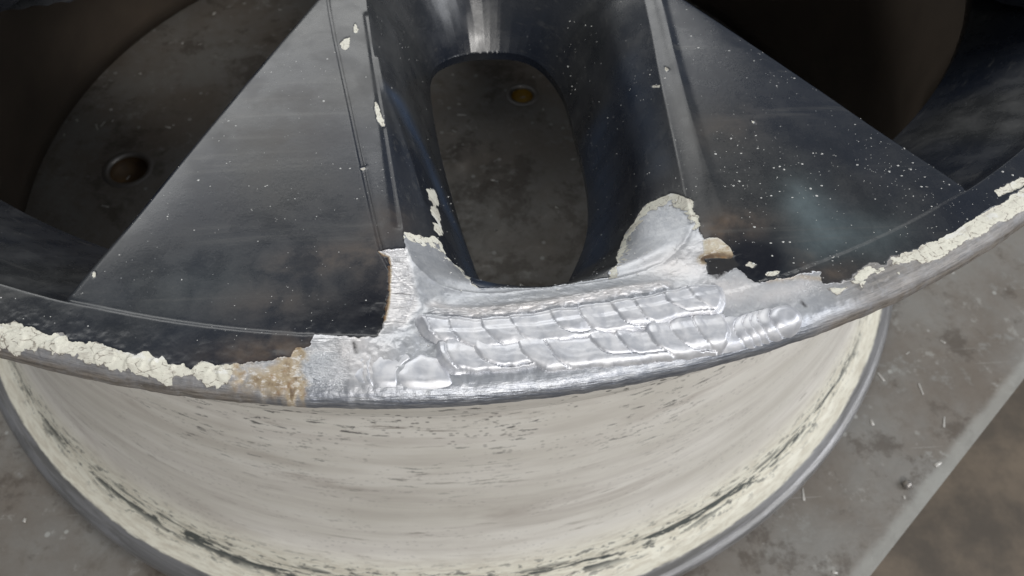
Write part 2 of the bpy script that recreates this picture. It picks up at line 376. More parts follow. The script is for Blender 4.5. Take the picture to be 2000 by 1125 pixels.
def face_sector(name, th0, th1, nth, rows, ang, detail, parent, lip):
    th = np.linspace(R_(th0), R_(th1), nth)
    r = np.array(rows); nr = len(r)
    TH, RR = np.meshgrid(th, r); X = RR * np.sin(TH); Y = -RR * np.cos(TH)
    Z = base(X, Y, ang); s, t = frame(X, Y, ang); din, db, w = wall_w(s, t)
    F = np.where(RR > 222.4, np.maximum(edge_f(s, t), (RR - 222.4)), edge_f(s, t)) if lip else np.minimum(edge_f(s, t), 222.6 - RR)
    F = np.minimum(F, db + 0.0)
    F = np.minimum(F, RR - 84)
    masks = np.zeros((nr, nth, 16)); masks[..., 0] = 1
    if lip:
        # rolled outer edge rows
        er = np.array([e[0] for e in EDGE]); ez = np.array([e[1] for e in EDGE]); k = len(er)
        TH2, ER = np.meshgrid(th, er); X = np.vstack([X, ER * np.sin(TH2)]); Y = np.vstack([Y, -ER * np.cos(TH2)])
        Z = np.vstack([Z, np.repeat(ez[:, None], nth, 1)]); F = np.vstack([F, np.full((k, nth), 9.0)])
        masks = np.zeros((nr + k, nth, 16)); masks[..., 0] = 1; TH = np.vstack([TH, TH2])
        t_edge = np.concatenate([np.zeros(nr), np.linspace(1 / k, 1, k) ** 1.0])[:, None] * np.ones((1, nth))
    if detail:
        X, Y, Z, masks = paint_details(X, Y, Z, masks, t_edge, TH, nr)
    rr_ = np.concatenate([r, 231.4 + np.cumsum(np.hypot(*np.diff(np.array([(231.4, 0)] + EDGE), axis=0).T))]) if lip else r
    masks[..., 12] = TH * 235; masks[..., 13] = rr_[:, None]
    P = np.stack([X, Y, Z + LIP], -1)
    V, A, Q, G, S = clip_mesh(P, F, masks)
    def sh(a):
        a = a.copy(); a[:, 0] = 1; a[:, 1:12] = 0; return a
    def vary(ring):
        s_, t_ = frame(ring[:, 0], ring[:, 1], ang); slot = np.abs(t_) < np.where(s_ < 112, 23, 27); slot &= edge_f(s_, t_) > 3
        sg = np.where(slot | (np.hypot(ring[:, 0], ring[:, 1]) < 85), 0, -np.sign(t_)) * .38
        return np.where(slot, .09, 1.0 if lip else .42), np.stack([sg * math.cos(ang), sg * math.sin(ang)], 1)
    V, A, Q = add_walls(V, A, Q, S, [0, 1.0, 14, 30], sh, vary)
    V, A, Q, G = compact(V, A, Q, G)
    return mesh_np(name, V, Q, None, G, mat=M_FACE, parent=parent, attrs={'mask_a': A[:, 0:4], 'mask_b': A[:, 4:8], 'mask_c': A[:, 8:12], 'ring': A[:, 12:16]})

# ---- where the paint is gone (outline traced on the wheel face)
def paint_details(X, Y, Z, M, TE, TH, nr):
    nz1 = fbm(X * .35, Y * .35, 5); nz2 = fbm(X * 1.1 + 40, Y * 1.1, 4); nz3 = fbm(X * 1.5 + 11, Y * 1.5 + 5, 5)
    R = np.hypot(X, Y)
    bare = ats([(-80, 585), (0, 632), (30, 628), (70, 645), (100, 655), (125, 648), (135, 668), (165, 672), (200, 672), (215, 680), (240, 690), (262, 690), (290, 686), (310, 700), (318, 690), (330, 712), (360, 712), (372, 722), (385, 712), (395, 704), (420, 712), (440, 712), (465, 713), (500, 703), (570, 703), (572, 690), (580, 682), (606, 678), (616, 656), (640, 655), (700, 664), (735, 656), (750, 628), (757, 595), (760, 530), (757, 505), (735, 492), (788, 484), (788, 457), (800, 456), (830, 466), (850, 462), (862, 475), (870, 500), (885, 515), (905, 530), (920, 553), (940, 562), (960, 562)])
    bare += ats([(1190, 542)]) + ats([(1186, 535), (1204, 520), (1205, 500), (1220, 460), (1240, 430), (1255, 405), (1270, 395), (1300, 385), (1315, 378), (1335, 388), (1352, 395), (1357, 415), (1366, 440), (1375, 490), (1382, 536), (1397, 537), (1420, 533), (1436, 526), (1446, 531), (1460, 546), (1482, 553), (1512, 549), (1550, 540), (1590, 531), (1600, 534), (1605, 556), (1640, 552), (1660, 545), (1675, 530), (1700, 514), (1728, 516), (1740, 503), (1780, 496), (1800, 484), (1850, 458), (1900, 430), (1950, 403), (2000, 370), (2080, 315)])
    o = [(X_ * 245, Y_ * 245) for X_, Y_ in [(math.sin(R_(a)), -math.cos(R_(a))) for a in (42, 30, 20, 10, 0, -10, -20, -30)]]
    sd = poly_sd(bare + o, X, Y)                      # + = bare
    # small chips in the paint
    chips = [[(664, 88), (672, 78), (684, 74), (683, 92), (676, 101), (668, 98)], [(690, 56), (694, 48), (701, 58), (697, 66), (691, 66)],
             [(731, 198), (738, 204), (744, 222), (753, 246), (746, 247), (737, 238), (733, 218)], [(833, 372), (848, 371), (854, 382), (857, 402), (850, 408), (844, 396), (838, 392)],
             [(840, 405), (856, 410), (862, 430), (858, 440), (850, 428), (841, 420)], [(846, 436), (862, 442), (866, 462), (858, 462), (848, 450)],
             [(180, 534), (184, 532), (190, 541), (183, 546)], [(1940, 375), (1985, 352), (2010, 345), (2010, 360), (1970, 378), (1950, 384)], [(1455, 520), (1462, 512), (1475, 518), (1470, 524)],
             [(1490, 535), (1515, 529), (1524, 531), (1520, 537), (1498, 541)], [(1300, 132), (1306, 136), (1303, 142), (1298, 138)], [(1274, 169), (1290, 168), (1288, 173), (1274, 173)], [(345, 286), (352, 283), (355, 292), (348, 294)],
             [(700, 330), (716, 327), (714, 333), (703, 334)], [(1466, 236), (1472, 234), (1474, 241), (1467, 241)]]
    chip = np.full(X.shape, -99.)
    for c_ in chips: chip = np.maximum(chip, poly_sd(ats(c_), X, Y))
    sdn = sd + 1.1 * nz1 + .9 * nz2
    chn = chip + .9 * nz3
    paint = np.clip(.5 - np.maximum(sdn, chn) / .9, 0, 1)
    # inked shapes left inside the bare area: primer, burn, char
    cream = np.maximum(-.3 + 1.1 * nz3 + 2.2 * nz1 + poly_sd(ats([(-80, 560), (0, 620), (100, 640), (200, 660), (320, 680), (400, 695), (466, 705), (462, 768), (400, 758), (330, 744), (250, 730), (180, 712), (120, 700), (60, 690), (0, 680), (-80, 660)]), X, Y),
                       poly_sd(ats([(1790, 480), (1850, 450), (1950, 395), (2080, 300), (2080, 345), (2000, 408), (1930, 448), (1870, 480), (1830, 503), (1800, 512), (1785, 500)]), X, Y) + .4)
    cream = np.maximum(cream, poly_sd(ats([(1604, 556), (1640, 548), (1680, 515), (1740, 495), (1800, 478), (1810, 510), (1740, 540), (1700, 562), (1650, 582), (1620, 580)]), X, Y) - 1.0 + 4 * nz1)
    cream = cream - 5.0 * np.maximum(0, fbm(X * .13 + 3, Y * .2 + 8, 4) - .02) * (R > 222)
    isl = .6 * nz1 + poly_sd(ats([(1373, 470), (1386, 466), (1402, 466), (1424, 482), (1432, 500), (1425, 508), (1376, 507)]), X, Y)
    # primer fringe round the stripped slot walls
    fr = ats([(788, 458), (800, 458), (830, 468), (850, 466), (862, 478), (872, 500), (888, 515), (908, 532), (925, 556)]); fr2 = ats([(1195, 540), (1205, 510), (1222, 462), (1243, 432), (1258, 408), (1275, 398), (1302, 388), (1316, 382), (1336, 392), (1352, 400), (1357, 418), (1363, 438)])
    def line_d(P_):
        d = np.full(X.shape, 1e9)
        for (ax, ay), (bx, by) in zip(P_[:-1], P_[1:]):
            ex, ey = bx - ax, by - ay; tt = np.clip(((X - ax) * ex + (Y - ay) * ey) / (ex * ex + ey * ey + 1e-9), 0, 1); d = np.minimum(d, np.hypot(X - ax - ex * tt, Y - ay - ey * tt))
        return d
    cream = np.maximum(cream, np.maximum(.7 - line_d(fr), .8 - line_d(fr2)) + 4.2 * nz3)
    cream = np.maximum(cream, 1.7 - line_d(fr[1:4]) + 3 * nz3); cream = np.maximum(cream, 1.7 - line_d(fr2[5:11]) + 3 * nz3)
    prim = np.clip(.5 + (cream + 1.1 * nz1 + .8 * nz2) / 1.2, 0, 1)
    prim = np.maximum(prim, np.clip(.5 + chn / .6, 0, 1)); 
    paint = np.minimum(paint, np.clip(.5 - (isl + .3 * nz2) / .5, 0, 1)); prim = np.maximum(prim, np.clip(.5 + isl / .4, 0, 1))
    bz = ats([(464, 700), (572, 700), (570, 765), (462, 762)]); burn = np.clip((poly_sd(bz, X, Y) + 1.6 + 3 * nz1) / 3.4, 0, 1) * (.42 + .5 * nz1)
    ed1 = ats([(574, 690), (572, 730), (570, 765)]); burn = np.maximum(burn, .72 * np.exp(-((line_d(ed1) + 3.5 * nz1) / 2.2) ** 2) * (.8 + 1.2 * nz2)); burn = np.maximum(burn, .5 * np.exp(-((line_d(ats([(464, 712), (462, 735)])) + 3.5 * nz1) / 1.6) ** 2) * (.8 + 1.2 * nz2))
    ed2 = ats([(735, 493), (757, 505), (760, 530), (757, 595), (750, 628)]); burn = np.maximum(burn, .9 * np.exp(-(line_d(ed2) / .5) ** 2))
    burn = np.maximum(burn, .8 * np.exp(-(line_d(ats([(1376, 507), (1400, 500), (1432, 503)])) / 1.3) ** 2)); burn = np.maximum(burn, .33 * np.clip(.5 + isl / .8, 0, 1))
    burn = np.maximum(burn, .30 * np.exp(-(line_d(ats([(1500, 549), (1560, 541), (1600, 545)])) / 1.0) ** 2)); burn = np.maximum(burn, .25 * np.exp(-(line_d(ats([(700, 662), (735, 655)])) / .8) ** 2))
    char = np.clip(.5 + (poly_sd(ats([(1380, 508), (1430, 505), (1442, 520), (1420, 533), (1400, 545), (1384, 535)]), X, Y) + .5 * nz2) / .6, 0, 1)
    char = np.maximum(char, .85 * np.clip(.5 + (poly_sd(ats([(1605, 540), (1640, 520), (1675, 525), (1670, 540), (1625, 562), (1606, 575)]), X, Y) + .8 * nz2) / .8, 0, 1) * 0)
    char = np.maximum(char, .9 * np.exp(-(line_d(ats([(692, 675), (696, 690)])) / .42) ** 2)); char = np.maximum(char, .9 * np.exp(-(line_d(ats([(1565, 590), (1572, 597)])) / .5) ** 2))
    paint = np.where(char > .6, np.minimum(paint, .9), paint)
    def blob(px, py, rx, ry, rot=0):
        cx, cy = at(px, py); dx = X - cx; dy = Y - cy; ca, sa = math.cos(rot), math.sin(rot)
        return np.exp(-(((dx * ca + dy * sa) / rx) ** 2 + ((-dx * sa + dy * ca) / ry) ** 2))
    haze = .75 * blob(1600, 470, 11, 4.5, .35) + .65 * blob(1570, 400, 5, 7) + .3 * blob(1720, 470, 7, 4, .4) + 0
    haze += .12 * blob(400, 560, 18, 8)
    blue_sheen = .8 * np.exp(-(line_d(ats([(770, 190), (825, 290), (870, 400), (905, 480), (945, 555)])) / 2.2) ** 2) + .55 * np.exp(-(line_d(ats([(1165, 250), (1175, 380), (1165, 500)])) / 3) ** 2) + .3 * np.exp(-(line_d(ats([(1225, 120), (1290, 330)])) / 3) ** 2)  # bluish highlight along the slot walls, painted into the colour
    M[..., 14] = np.clip(blue_sheen * (1 + nz1), 0, 1)
    brown = .6 * blob(620, 510, 10, 3.5, .15) + .3 * blob(540, 590, 12, 4) + .35 * blob(760, 430, 4, 5) + .5 * blob(1440, 450, 5, 3.5) + .35 * blob(1590, 545, 5, 1.5, .3) + .15 * blob(560, 250, 12, 18) + .25 * blob(1420, 250, 8, 6, .5) + .3 * blob(690, 700, 12, 3)
    brown += .5 * blob(1445, 440, 7, 4) + .6 * blob(1560, 500, 3, 5) + .5 * blob(720, 520, 3, 7) + .8 * blob(520, 690, 9, 3.5) + .6 * blob(745, 560, 1.8, 8) + .6 * blob(1400, 455, 4, 3) + .5 * blob(1640, 530, 4, 2, .4)
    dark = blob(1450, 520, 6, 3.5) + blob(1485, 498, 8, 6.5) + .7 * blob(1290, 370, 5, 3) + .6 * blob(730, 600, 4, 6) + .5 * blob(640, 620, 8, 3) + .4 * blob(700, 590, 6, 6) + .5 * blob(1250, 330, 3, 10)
    # grind lines, sparkle, rolled edge
    gr = ats([(735, 490), (792, 483), (815, 600), (790, 640), (745, 640), (757, 600), (760, 530)]); grind = np.clip((poly_sd(gr, X, Y) + .8) / 1.2, 0, 1) * 1.0
    grind = np.maximum(grind, .5 * np.clip((poly_sd(ats([(608, 655), (720, 660), (690, 690), (600, 690)]), X, Y) + .5) / 1, 0, 1))
    spark = np.clip((poly_sd(ats([(578, 690), (670, 665), (690, 690), (672, 760), (575, 760)]), X, Y) + .6) / 1.2, 0, 1)
    spark = np.maximum(spark, .5 * blob(1580, 560, 5, 2, .3))
    edge = np.clip(TE * 1.6, 0, 1)
    dirt = np.maximum(np.clip((TE - .12) * 2.2, 0, 1) * (1 - sstep(R_(-9.3), R_(-7.4), TH) * (1 - sstep(R_(15.5), R_(18.5), TH))), .8 * np.clip(sstep(R_(17), R_(21), TH), 0, 1) * (R > 226))
    dirt = np.maximum(dirt, .28 * blob(1000, 600, 12, 1.6, .1)); dirt = np.maximum(dirt, .7 * np.clip(sstep(R_(-10), R_(-11.5), TH), 0, 1))
    M[..., 0] = paint; M[..., 1] = prim; M[..., 2] = burn; M[..., 3] = grind
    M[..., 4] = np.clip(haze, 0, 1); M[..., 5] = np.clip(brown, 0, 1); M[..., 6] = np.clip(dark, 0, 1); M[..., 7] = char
    bloom = np.maximum.reduce([blob(735, 620, 3.5, 6), blob(705, 700, 5, 6), blob(1330, 520, 7, 4.5), .9 * blob(1420, 570, 9, 4), .8 * blob(1530, 570, 8, 2.5, .3), np.exp(-(line_d(ats([(850, 600), (930, 612), (1010, 605), (1110, 588), (1200, 572), (1300, 555)])) / 1.5) ** 2)])
    s_, t_ = frame(X, Y); din_, db_, w_ = wall_w(s_, t_)
    crack = line_d(ats([(880, 622), (930, 627), (985, 624), (1040, 616), (1100, 610), (1150, 600), (1215, 592), (1270, 582), (1335, 566)])) + .6 * nz1 + .2 * nz2
    char = np.maximum(char, .75 * np.exp(-(crack / .22) ** 2) * sstep(-.15, .2, nz1 + .1)); M[..., 7] = char
    M[..., 11] = np.clip(bloom * (1 + 1.2 * nz1), 0, 1)
    M[..., 8] = edge; M[..., 9] = spark; M[..., 10] = np.clip(dirt, 0, 1)
    # relief: layers of paint and primer stand proud, bare metal is uneven
    up = .26 * sstep(.35, .65, paint) + .12 * sstep(.4, .6, prim) * (1 - sstep(.35, .65, paint))
    onm = 1 - sstep(.35, .65, paint)
    up = up + onm * (1 - .75 * np.clip(prim, 0, 1)) * (.35 * nz1 + .22 * nz2) * sstep(1.5, 0, din_) - .5 * np.exp(-(crack / .35) ** 2)
    # lumpy corroded primer along the lip
    lum = onm * np.clip(prim, 0, 1) * (R > 222); tr = fbm(X * .22 + 9, Y * .34, 4) * 7; up = up + lum * (.09 * (np.floor(tr) + sstep(.82, 1, tr - np.floor(tr))) + .05 * nz2)
    for (bx, by, br) in ((278, 702, 2.6), (318, 712, 2.2), (262, 712, 1.8), (95, 682, 1.9), (22, 664, 2.4), (452, 728, 2.6), (120, 668, 1.6), (205, 700, 2.0), (395, 722, 1.7), (1690, 560, 1.6), (1720, 540, 1.5)):
        cx, cy = at(bx, by); q_ = np.hypot(X - cx, (Y - cy) * 1.25) + .8 * nz1; up = up + onm * (.30 * sstep(br, br - .25, q_) - .12 * sstep(br, br * .4, q_))
    up = up + (1 - onm) * .5 * nz1 * np.exp(-(np.minimum(sd, 0) / 4.5) ** 2) * (R > 215)
    up = up + (1 - onm) * (.75 * np.exp(-(line_d(ats([(742, 120), (755, 180), (782, 250), (808, 330), (828, 400)])) / .9) ** 2) + .5 * np.exp(-(line_d(ats([(1285, 0), (1310, 100), (1338, 200), (1368, 300), (1412, 425)])) / 1.3) ** 2) - .5 * np.exp(-(line_d(ats([(716, 30), (735, 150), (752, 260), (770, 380), (778, 440)])) / .8) ** 2))
    # molten wash round the weld
    wash = onm * blob(740, 650, 9, 11); up = up + wash * (.9 + 1.2 * nz1)
    # torn slag ridges between slot and weld
    sr = onm * np.exp(-(line_d(ats([(850, 610), (930, 612), (1010, 605), (1110, 590), (1200, 572), (1290, 560)])) / 1.5) ** 2)
    ridg = 1 - np.abs(fbm(X * .28 + 5, Y * 1.3, 4)) * 4.5
    up = up + sr * (.7 + .55 * ridg)
    jag = .45 * fbm(TH * 90, TH * 0 + 3, 4) * TE * (1 - np.exp(-((TE - .5) * 0) ** 2) * 0)
    # displace: upward on top, outward on the rolled edge
    outw = sstep(0, .75, TE)
    Z = Z + up * (1 - outw)
    k = 1 + (up * .5 + jag) * outw / np.maximum(R, 1)
    return X * k, Y * k, Z, M

rows_hi = list(np.arange(84, 104, .3)) + list(np.arange(104, 196, .55)) + list(np.arange(196, 231.3, .2)) + [231.4]
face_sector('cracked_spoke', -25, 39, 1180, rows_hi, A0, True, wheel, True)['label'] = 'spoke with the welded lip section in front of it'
rows_lo = list(np.arange(84, 224, 2.0))
for k_ in range(1, 5):
    a = A0 + k_ * 2 * math.pi / 5 - (R_(3) if k_ == 4 else 0); d = math.degrees(a)
    face_sector('spoke', d - 31, d + 31, 110, rows_lo, a, False, wheel, False)

# ---- lathe
def lathe(name, prof, mats, mi=None, th0=0, th1=360, n=360, parent=None, smooth=True, dz=None):
    prof = np.array(prof, float); m = len(prof); closed = abs(th1 - th0) >= 359.99
    th = np.linspace(R_(th0), R_(th1), n, endpoint=not closed); TH, RR = np.meshgrid(th, prof[:, 0]); ZZ = np.repeat(prof[:, 1][:, None], n, 1)
    V = np.stack([RR * np.sin(TH), -RR * np.cos(TH), ZZ], -1).reshape(-1, 3)
    L = np.concatenate([[0], np.cumsum(np.hypot(*np.diff(prof, axis=0).T))])
    UV = np.stack([(TH * 220), np.repeat(L[:, None], n, 1)], -1).reshape(-1, 2)
    i, j = np.meshgrid(np.arange(m - 1), np.arange(n if closed else n - 1), indexing='ij'); j2 = (j + 1) % n
    Q = np.stack([i * n + j, i * n + j2, (i + 1) * n + j2, (i + 1) * n + j], -1).reshape(-1, 4)
    o = mesh_np(name, V, Q, mats=mats, parent=parent, uv=UV, smooth=smooth)
    if mi is not None:
        o.data.polygons.foreach_set('material_index', np.repeat(np.array(mi), (n if closed else n - 1)).astype(np.int32))
    return o
def smooth_prof(P, n=5):
    P = np.array(P, float); out = []
    for i in range(len(P) - 1):
        p0 = P[max(i - 1, 0)]; p1 = P[i]; p2 = P[i + 1]; p3 = P[min(i + 2, len(P) - 1)]
        for k in range(n):
            t = k / n; out.append(.5 * ((2 * p1) + (-p0 + p2) * t + (2 * p0 - 5 * p1 + 4 * p2 - p3) * t * t + (-p0 + 3 * p1 - 3 * p2 + p3) * t ** 3))
    out.append(P[-1]); return np.array(out)
outer = smooth_prof([(228.5, LIP - 7), (224.5, LIP - 11), (222.5, LIP - 20), (221.5, LIP - 34), (219, LIP - 41), (211, LIP - 50), (202, LIP - 60), (200, LIP - 78), (202, LIP - 95), (206, LIP - 120), (209.5, LIP - 145), (213, 37), (217.5, 27), (220, 21), (219.5, 18), (221.5, 12), (225, 8.6), (229.5, 7.6), (232.5, 7.2)], 5)
L_ = np.concatenate([[0], np.cumsum(np.hypot(*np.diff(outer, axis=0).T))]); V_FL = float(L_[-1] - 4.0)
flange = smooth_prof([(232.5, 7.2), (234.6, 6.0), (235.3, 4.0), (235.2, 2.0), (234, .5), (231, 0)], 4)
M_BARREL = make_barrel()
lathe('barrel', np.concatenate([outer, flange[1:]]), [M_BARREL], parent=wheel, n=540, th0=-180, th1=180)['label'] = 'worn cream primed outer barrel with dark flaked patches by its rear flange'
lathe('barrel_lining', [(231, 0), (216, 0), (213.5, 12), (208, 40), (204, 80), (198, 100), (196, 130), (205, LIP - 50), (214, LIP - 30), (218, LIP - 10)], [M_INSIDE], parent=wheel, n=240)
lathe('window_ledge', smooth_prof([(222.9, LIP - .5), (222.2, LIP - 2), (220.5, LIP - 4.5), (214, LIP - 10), (205, LIP - 18), (197, LIP - 26.5), (194.2, LIP - 29.5), (193.2, LIP - 31), (193.4, LIP - 36), (197, LIP - 40), (206, LIP - 42)], 4), [M_BLACK], parent=wheel, n=360)
lip_prof = [(222.4, LIP - .8)] + [(222.6, LIP)] + [(r_, LIP) for r_ in (224, 226, 228, 231.4)] + [(e[0], LIP + e[1]) for e in EDGE[::3]] + [(228.5, LIP - 7)]
lathe('rim_lip', lip_prof, [M_BLACK], th0=39.02, th1=334.98, n=300, parent=wheel)
hub_p = smooth_prof([(32, LIP - 40), (32, LIP - 12), (34, LIP - 11), (60, LIP - 13), (83.5, LIP - 17), (84, LIP - 28), (82, LIP - 34), (78, LIP - 36)], 5)
lathe('hub', hub_p, [M_BLACK], parent=wheel, n=160)

# ------------------------------------------------------------------ THE WELD
def lip_round(R, zb):
    over = np.clip(R - 231.4, 0, 3.66); return np.where(R > 231.4, -3.4 * (1 - np.sqrt(np.maximum(0, 1 - (over / 3.7) ** 2))), zb)
def weld_patch(name, discs, label=None, lift=0.0, parent=wheel, top_cut=None, warp=.6, fade=232.0, step=.17):
    """discs: (px, py, along, across, height, axis angle, tilt) laid down in this order, each over the last"""
    C = []
    for d in discs:
        x, y = at(d[0], d[1]); C.append((x, y) + tuple(d[2:]))
    xs = [c[0] for c in C]; ys = [c[1] for c in C]; m = 8
    gx = np.arange(min(xs) - m, max(xs) + m, step); gy = np.arange(min(ys) - m, max(ys) + m, step)
    X, Y = np.meshgrid(gx, gy); H = np.full(X.shape, -1.0)
    wx = X + warp * fbm(X * .33, Y * .33 + 7, 2); wy = Y + warp * fbm(X * .33 + 31, Y * .33, 2)
    for (cx, cy, a, b, h, rot, tilt) in C:
        dx, dy = wx - cx, wy - cy; ca, sa = math.cos(rot), math.sin(rot); u = (dx * ca + dy * sa) / a; v = (-dx * sa + dy * ca) / b
        q = u * u + v * v; ins = q < 1
        dome = h * (1 + tilt * (-u) * .8 + tilt * (-v) * .65) * (1 - np.clip(q, 0, 1) ** 1.7) ** .6
        # fine freezing rings following the front of each puddle
        dome = dome + .022 * np.sin(np.sqrt(np.clip(q, 0, 1)) * 15) * sstep(.3, .9, q) * h - .30 * np.exp(-((u / .4) ** 2 + (v / .45) ** 2))
        new = np.maximum(dome, .50 * H)
        H = np.where(ins & (q < 1), np.where(H < 0, dome - .0, new), H)
    R = np.hypot(X, Y)
    zb = base(X, Y)
    zb = lip_round(R, zb)
    H = H - .5 * np.maximum(0, R - fade) ** 1.3
    F = np.minimum(H + .12, 234.9 - R)
    if top_cut:
        cut = poly_sd([(p[0], p[1]) for p in ats(top_cut)], X, Y) + .5 * fbm(X * .35, Y * .35, 5) + .3 * fbm(X * 1.1 + 40, Y * 1.1, 4); F = np.minimum(F, cut); H = H * (.45 + .55 * sstep(0, 1.6, cut))
    Z = zb + H * .92 + lift + .05 * fbm(X * .7, Y * .7, 2) - .15
    P = np.stack([X, Y, Z + LIP], -1)
    V, A, Q, G, S = clip_mesh(P, F, np.zeros(X.shape + (1,)))
    V, A, Q = add_walls(V, A, Q, S, [0, .6, 1.6]); V, A, Q, G = compact(V, A, Q, G)
    # grid runs x then y: flip nothing, normals are fixed below
    o = mesh_np(name, V, Q, None, G, mat=M_WELD, parent=parent)
    if label: o['label'] = label
    return o
wr = random.Random(21)
def bead_row(pts, a, b, h, rot, tilt):
    return [(x + wr.uniform(-5, 5), y + wr.uniform(-3, 3), a * wr.uniform(.9, 1.12), b * wr.uniform(.9, 1.1), h * wr.uniform(.85, 1.15), rot + wr.uniform(-.2, .2), tilt * wr.uniform(.8, 1.2)) for x, y in pts]
def weld_row(name, label, top, starts, W, L, h, step, x_end, cut, lift=0.0, grid=.16):
    """a bead laid from left to right: every frozen puddle front sweeps down and to the right over the last one"""
    T = np.array(ats(top)); T = T[np.argsort(T[:, 0])]
    st = [at(*p) for p in starts]; xe = at(*x_end)[0]
    gx = np.arange(T[0, 0] - 9, xe + 6, grid); gy = np.arange(T[:, 1].min() - W - 8, T[:, 1].max() + 7, grid); X, Y = np.meshgrid(gx, gy)
    wx = X + .9 * fbm(X * .4, Y * .4 + 7, 3); wy = Y + .9 * fbm(X * .4 + 31, Y * .4, 3)
    yt = np.interp(wx, T[:, 0], T[:, 1]); below = yt - wy
    H = np.full(X.shape, -1.0); Dm = np.full(X.shape, -9.0)
    for n_, (xk, yk) in enumerate(st):
        ta, tb = wr.uniform(-.35, .35), wr.uniform(-.5, .3); Wk = W * wr.uniform(.84, 1.14); Lk = L * wr.uniform(.85, 1.2); sk = step * wr.uniform(.6, 1.35); hk = h * wr.uniform(.92, 1.08)
        u = np.maximum(0, (xk + Lk - wx)) / Lk; v = np.maximum(0, below) / Wk; q = np.sqrt(u * u + v * v); d = (1 - q) * (Wk * .8)
        B = hk * np.sqrt(np.maximum(0, 1 - np.clip(np.sqrt(.5 * u * u + v * v), 0, 1) ** 3.4))
        lead = np.clip(1 - u, 0, 1)
        crest = sk * (1 - np.exp(-np.maximum(d, 0) / .34)) * np.exp(-np.maximum(d, 0) / 2.4)
        ring = .02 * np.sin(d * 5.5) * np.exp(-((d - 1.6) / 1.1) ** 2)
        new = B * (.80 + .2 * np.exp(-np.maximum(d, 0) / 3)) + crest + ring - .12
        new = new + sstep(0, 1.5, d) * (ta * (v - .5) + tb * (1 - u) * np.exp(-np.maximum(0, wx - xk - Lk) / 3))
        if n_ == 0: new = new * sstep(0, 1.2, d)
        H = np.where(d > 0, new, H); Dm = np.maximum(Dm, d)
    R = np.hypot(X, Y); zb = lip_round(R, base(X, Y))
    end = xe - wx - .12 * np.maximum(0, below - W * .4) ** 2; H = H * sstep(0, 1.6, end)
    H = H - .5 * np.maximum(0, R - 233.0) ** 1.3
    F = np.minimum(np.minimum(Dm, end), np.minimum(H + .15, 234.8 - R))
    if cut: ctop = -(wy - yt) + .25 * fbm(X * .8, Y * .8, 3); H = np.where(ctop < 1.2, H * (.55 + .45 * sstep(0, 1.2, ctop)), H); F = np.minimum(F, ctop)
    else: F = np.minimum(F, below + 1.2); H = H - .5 * sstep(1.6, -.6, below)
    Z = zb + H + lift + .09 * fbm(X * .5, Y * .5, 2) + .06
    V, A, Q, G, S = clip_mesh(np.stack([X, Y, Z + LIP], -1), F, np.zeros(X.shape + (1,)))
    V, A, Q = add_walls(V, A, Q, S, [0, .6, 1.8]); V, A, Q, G = compact(V, A, Q, G)
    o = mesh_np(name, V, Q, None, G, mat=M_WELD, parent=wheel); o['label'] = label; return o
weld_row('weld_bead', 'upper row of silver weld ripples along the slot', [(790, 634), (820, 622), (880, 625), (930, 628), (985, 624), (1040, 617), (1100, 611), (1150, 602), (1215, 593), (1270, 583), (1335, 568), (1390, 562), (1430, 566)],
         [(812, 620), (832, 620), (873, 625), (939, 628), (995, 622), (1070, 612), (1126, 605), (1188, 596), (1231, 590), (1290, 580), (1340, 570)], 6.2, 5.2, 1.75, .70, (1418, 590), True, .38)
weld_row('weld_bead', 'lower row of silver weld ripples along the lip edge', [(840, 689), (868, 686), (930, 678), (1018, 670), (1066, 666), (1152, 658), (1204, 654), (1300, 643), (1360, 634), (1430, 625)],
         [(846, 686), (870, 684), (926, 678), (1012, 671), (1062, 666), (1148, 660), (1202, 654), (1262, 648), (1306, 642), (1352, 636)], 6.0, 5.0, 1.75, .75, (1428, 640), False)
left_row = [(742, 715, 4.0, 7.0, .75, -.2, .25), (757, 714, 3.9, 6.7, .95, -.2, .3), (772, 716, 4.0, 6.2, 1.1, -.2, .3), (826, 738, 5.0, 4.2, 1.15, .1, .1)]
end_row = [(1432, 654, 5.0, 4.0, .9, .3, .15), (1474, 644, 4.0, 3.8, 1.2, .35, .25), (1488, 640, 3.7, 3.7, 1.35, .35, .35), (1500, 636, 3.5, 3.6, 1.45, .35, .4), (1511, 632, 3.3, 3.5, 1.55, .35, .4), (1534, 625, 3.4, 3.2, 1.95, .35, .02)]
weld_patch('weld_bead', left_row, 'broad rounded start of the weld at its left end', warp=2.6)
weld_patch('weld_bead', end_row, 'short bead ending in a round crater at the right of the weld', fade=233.2)

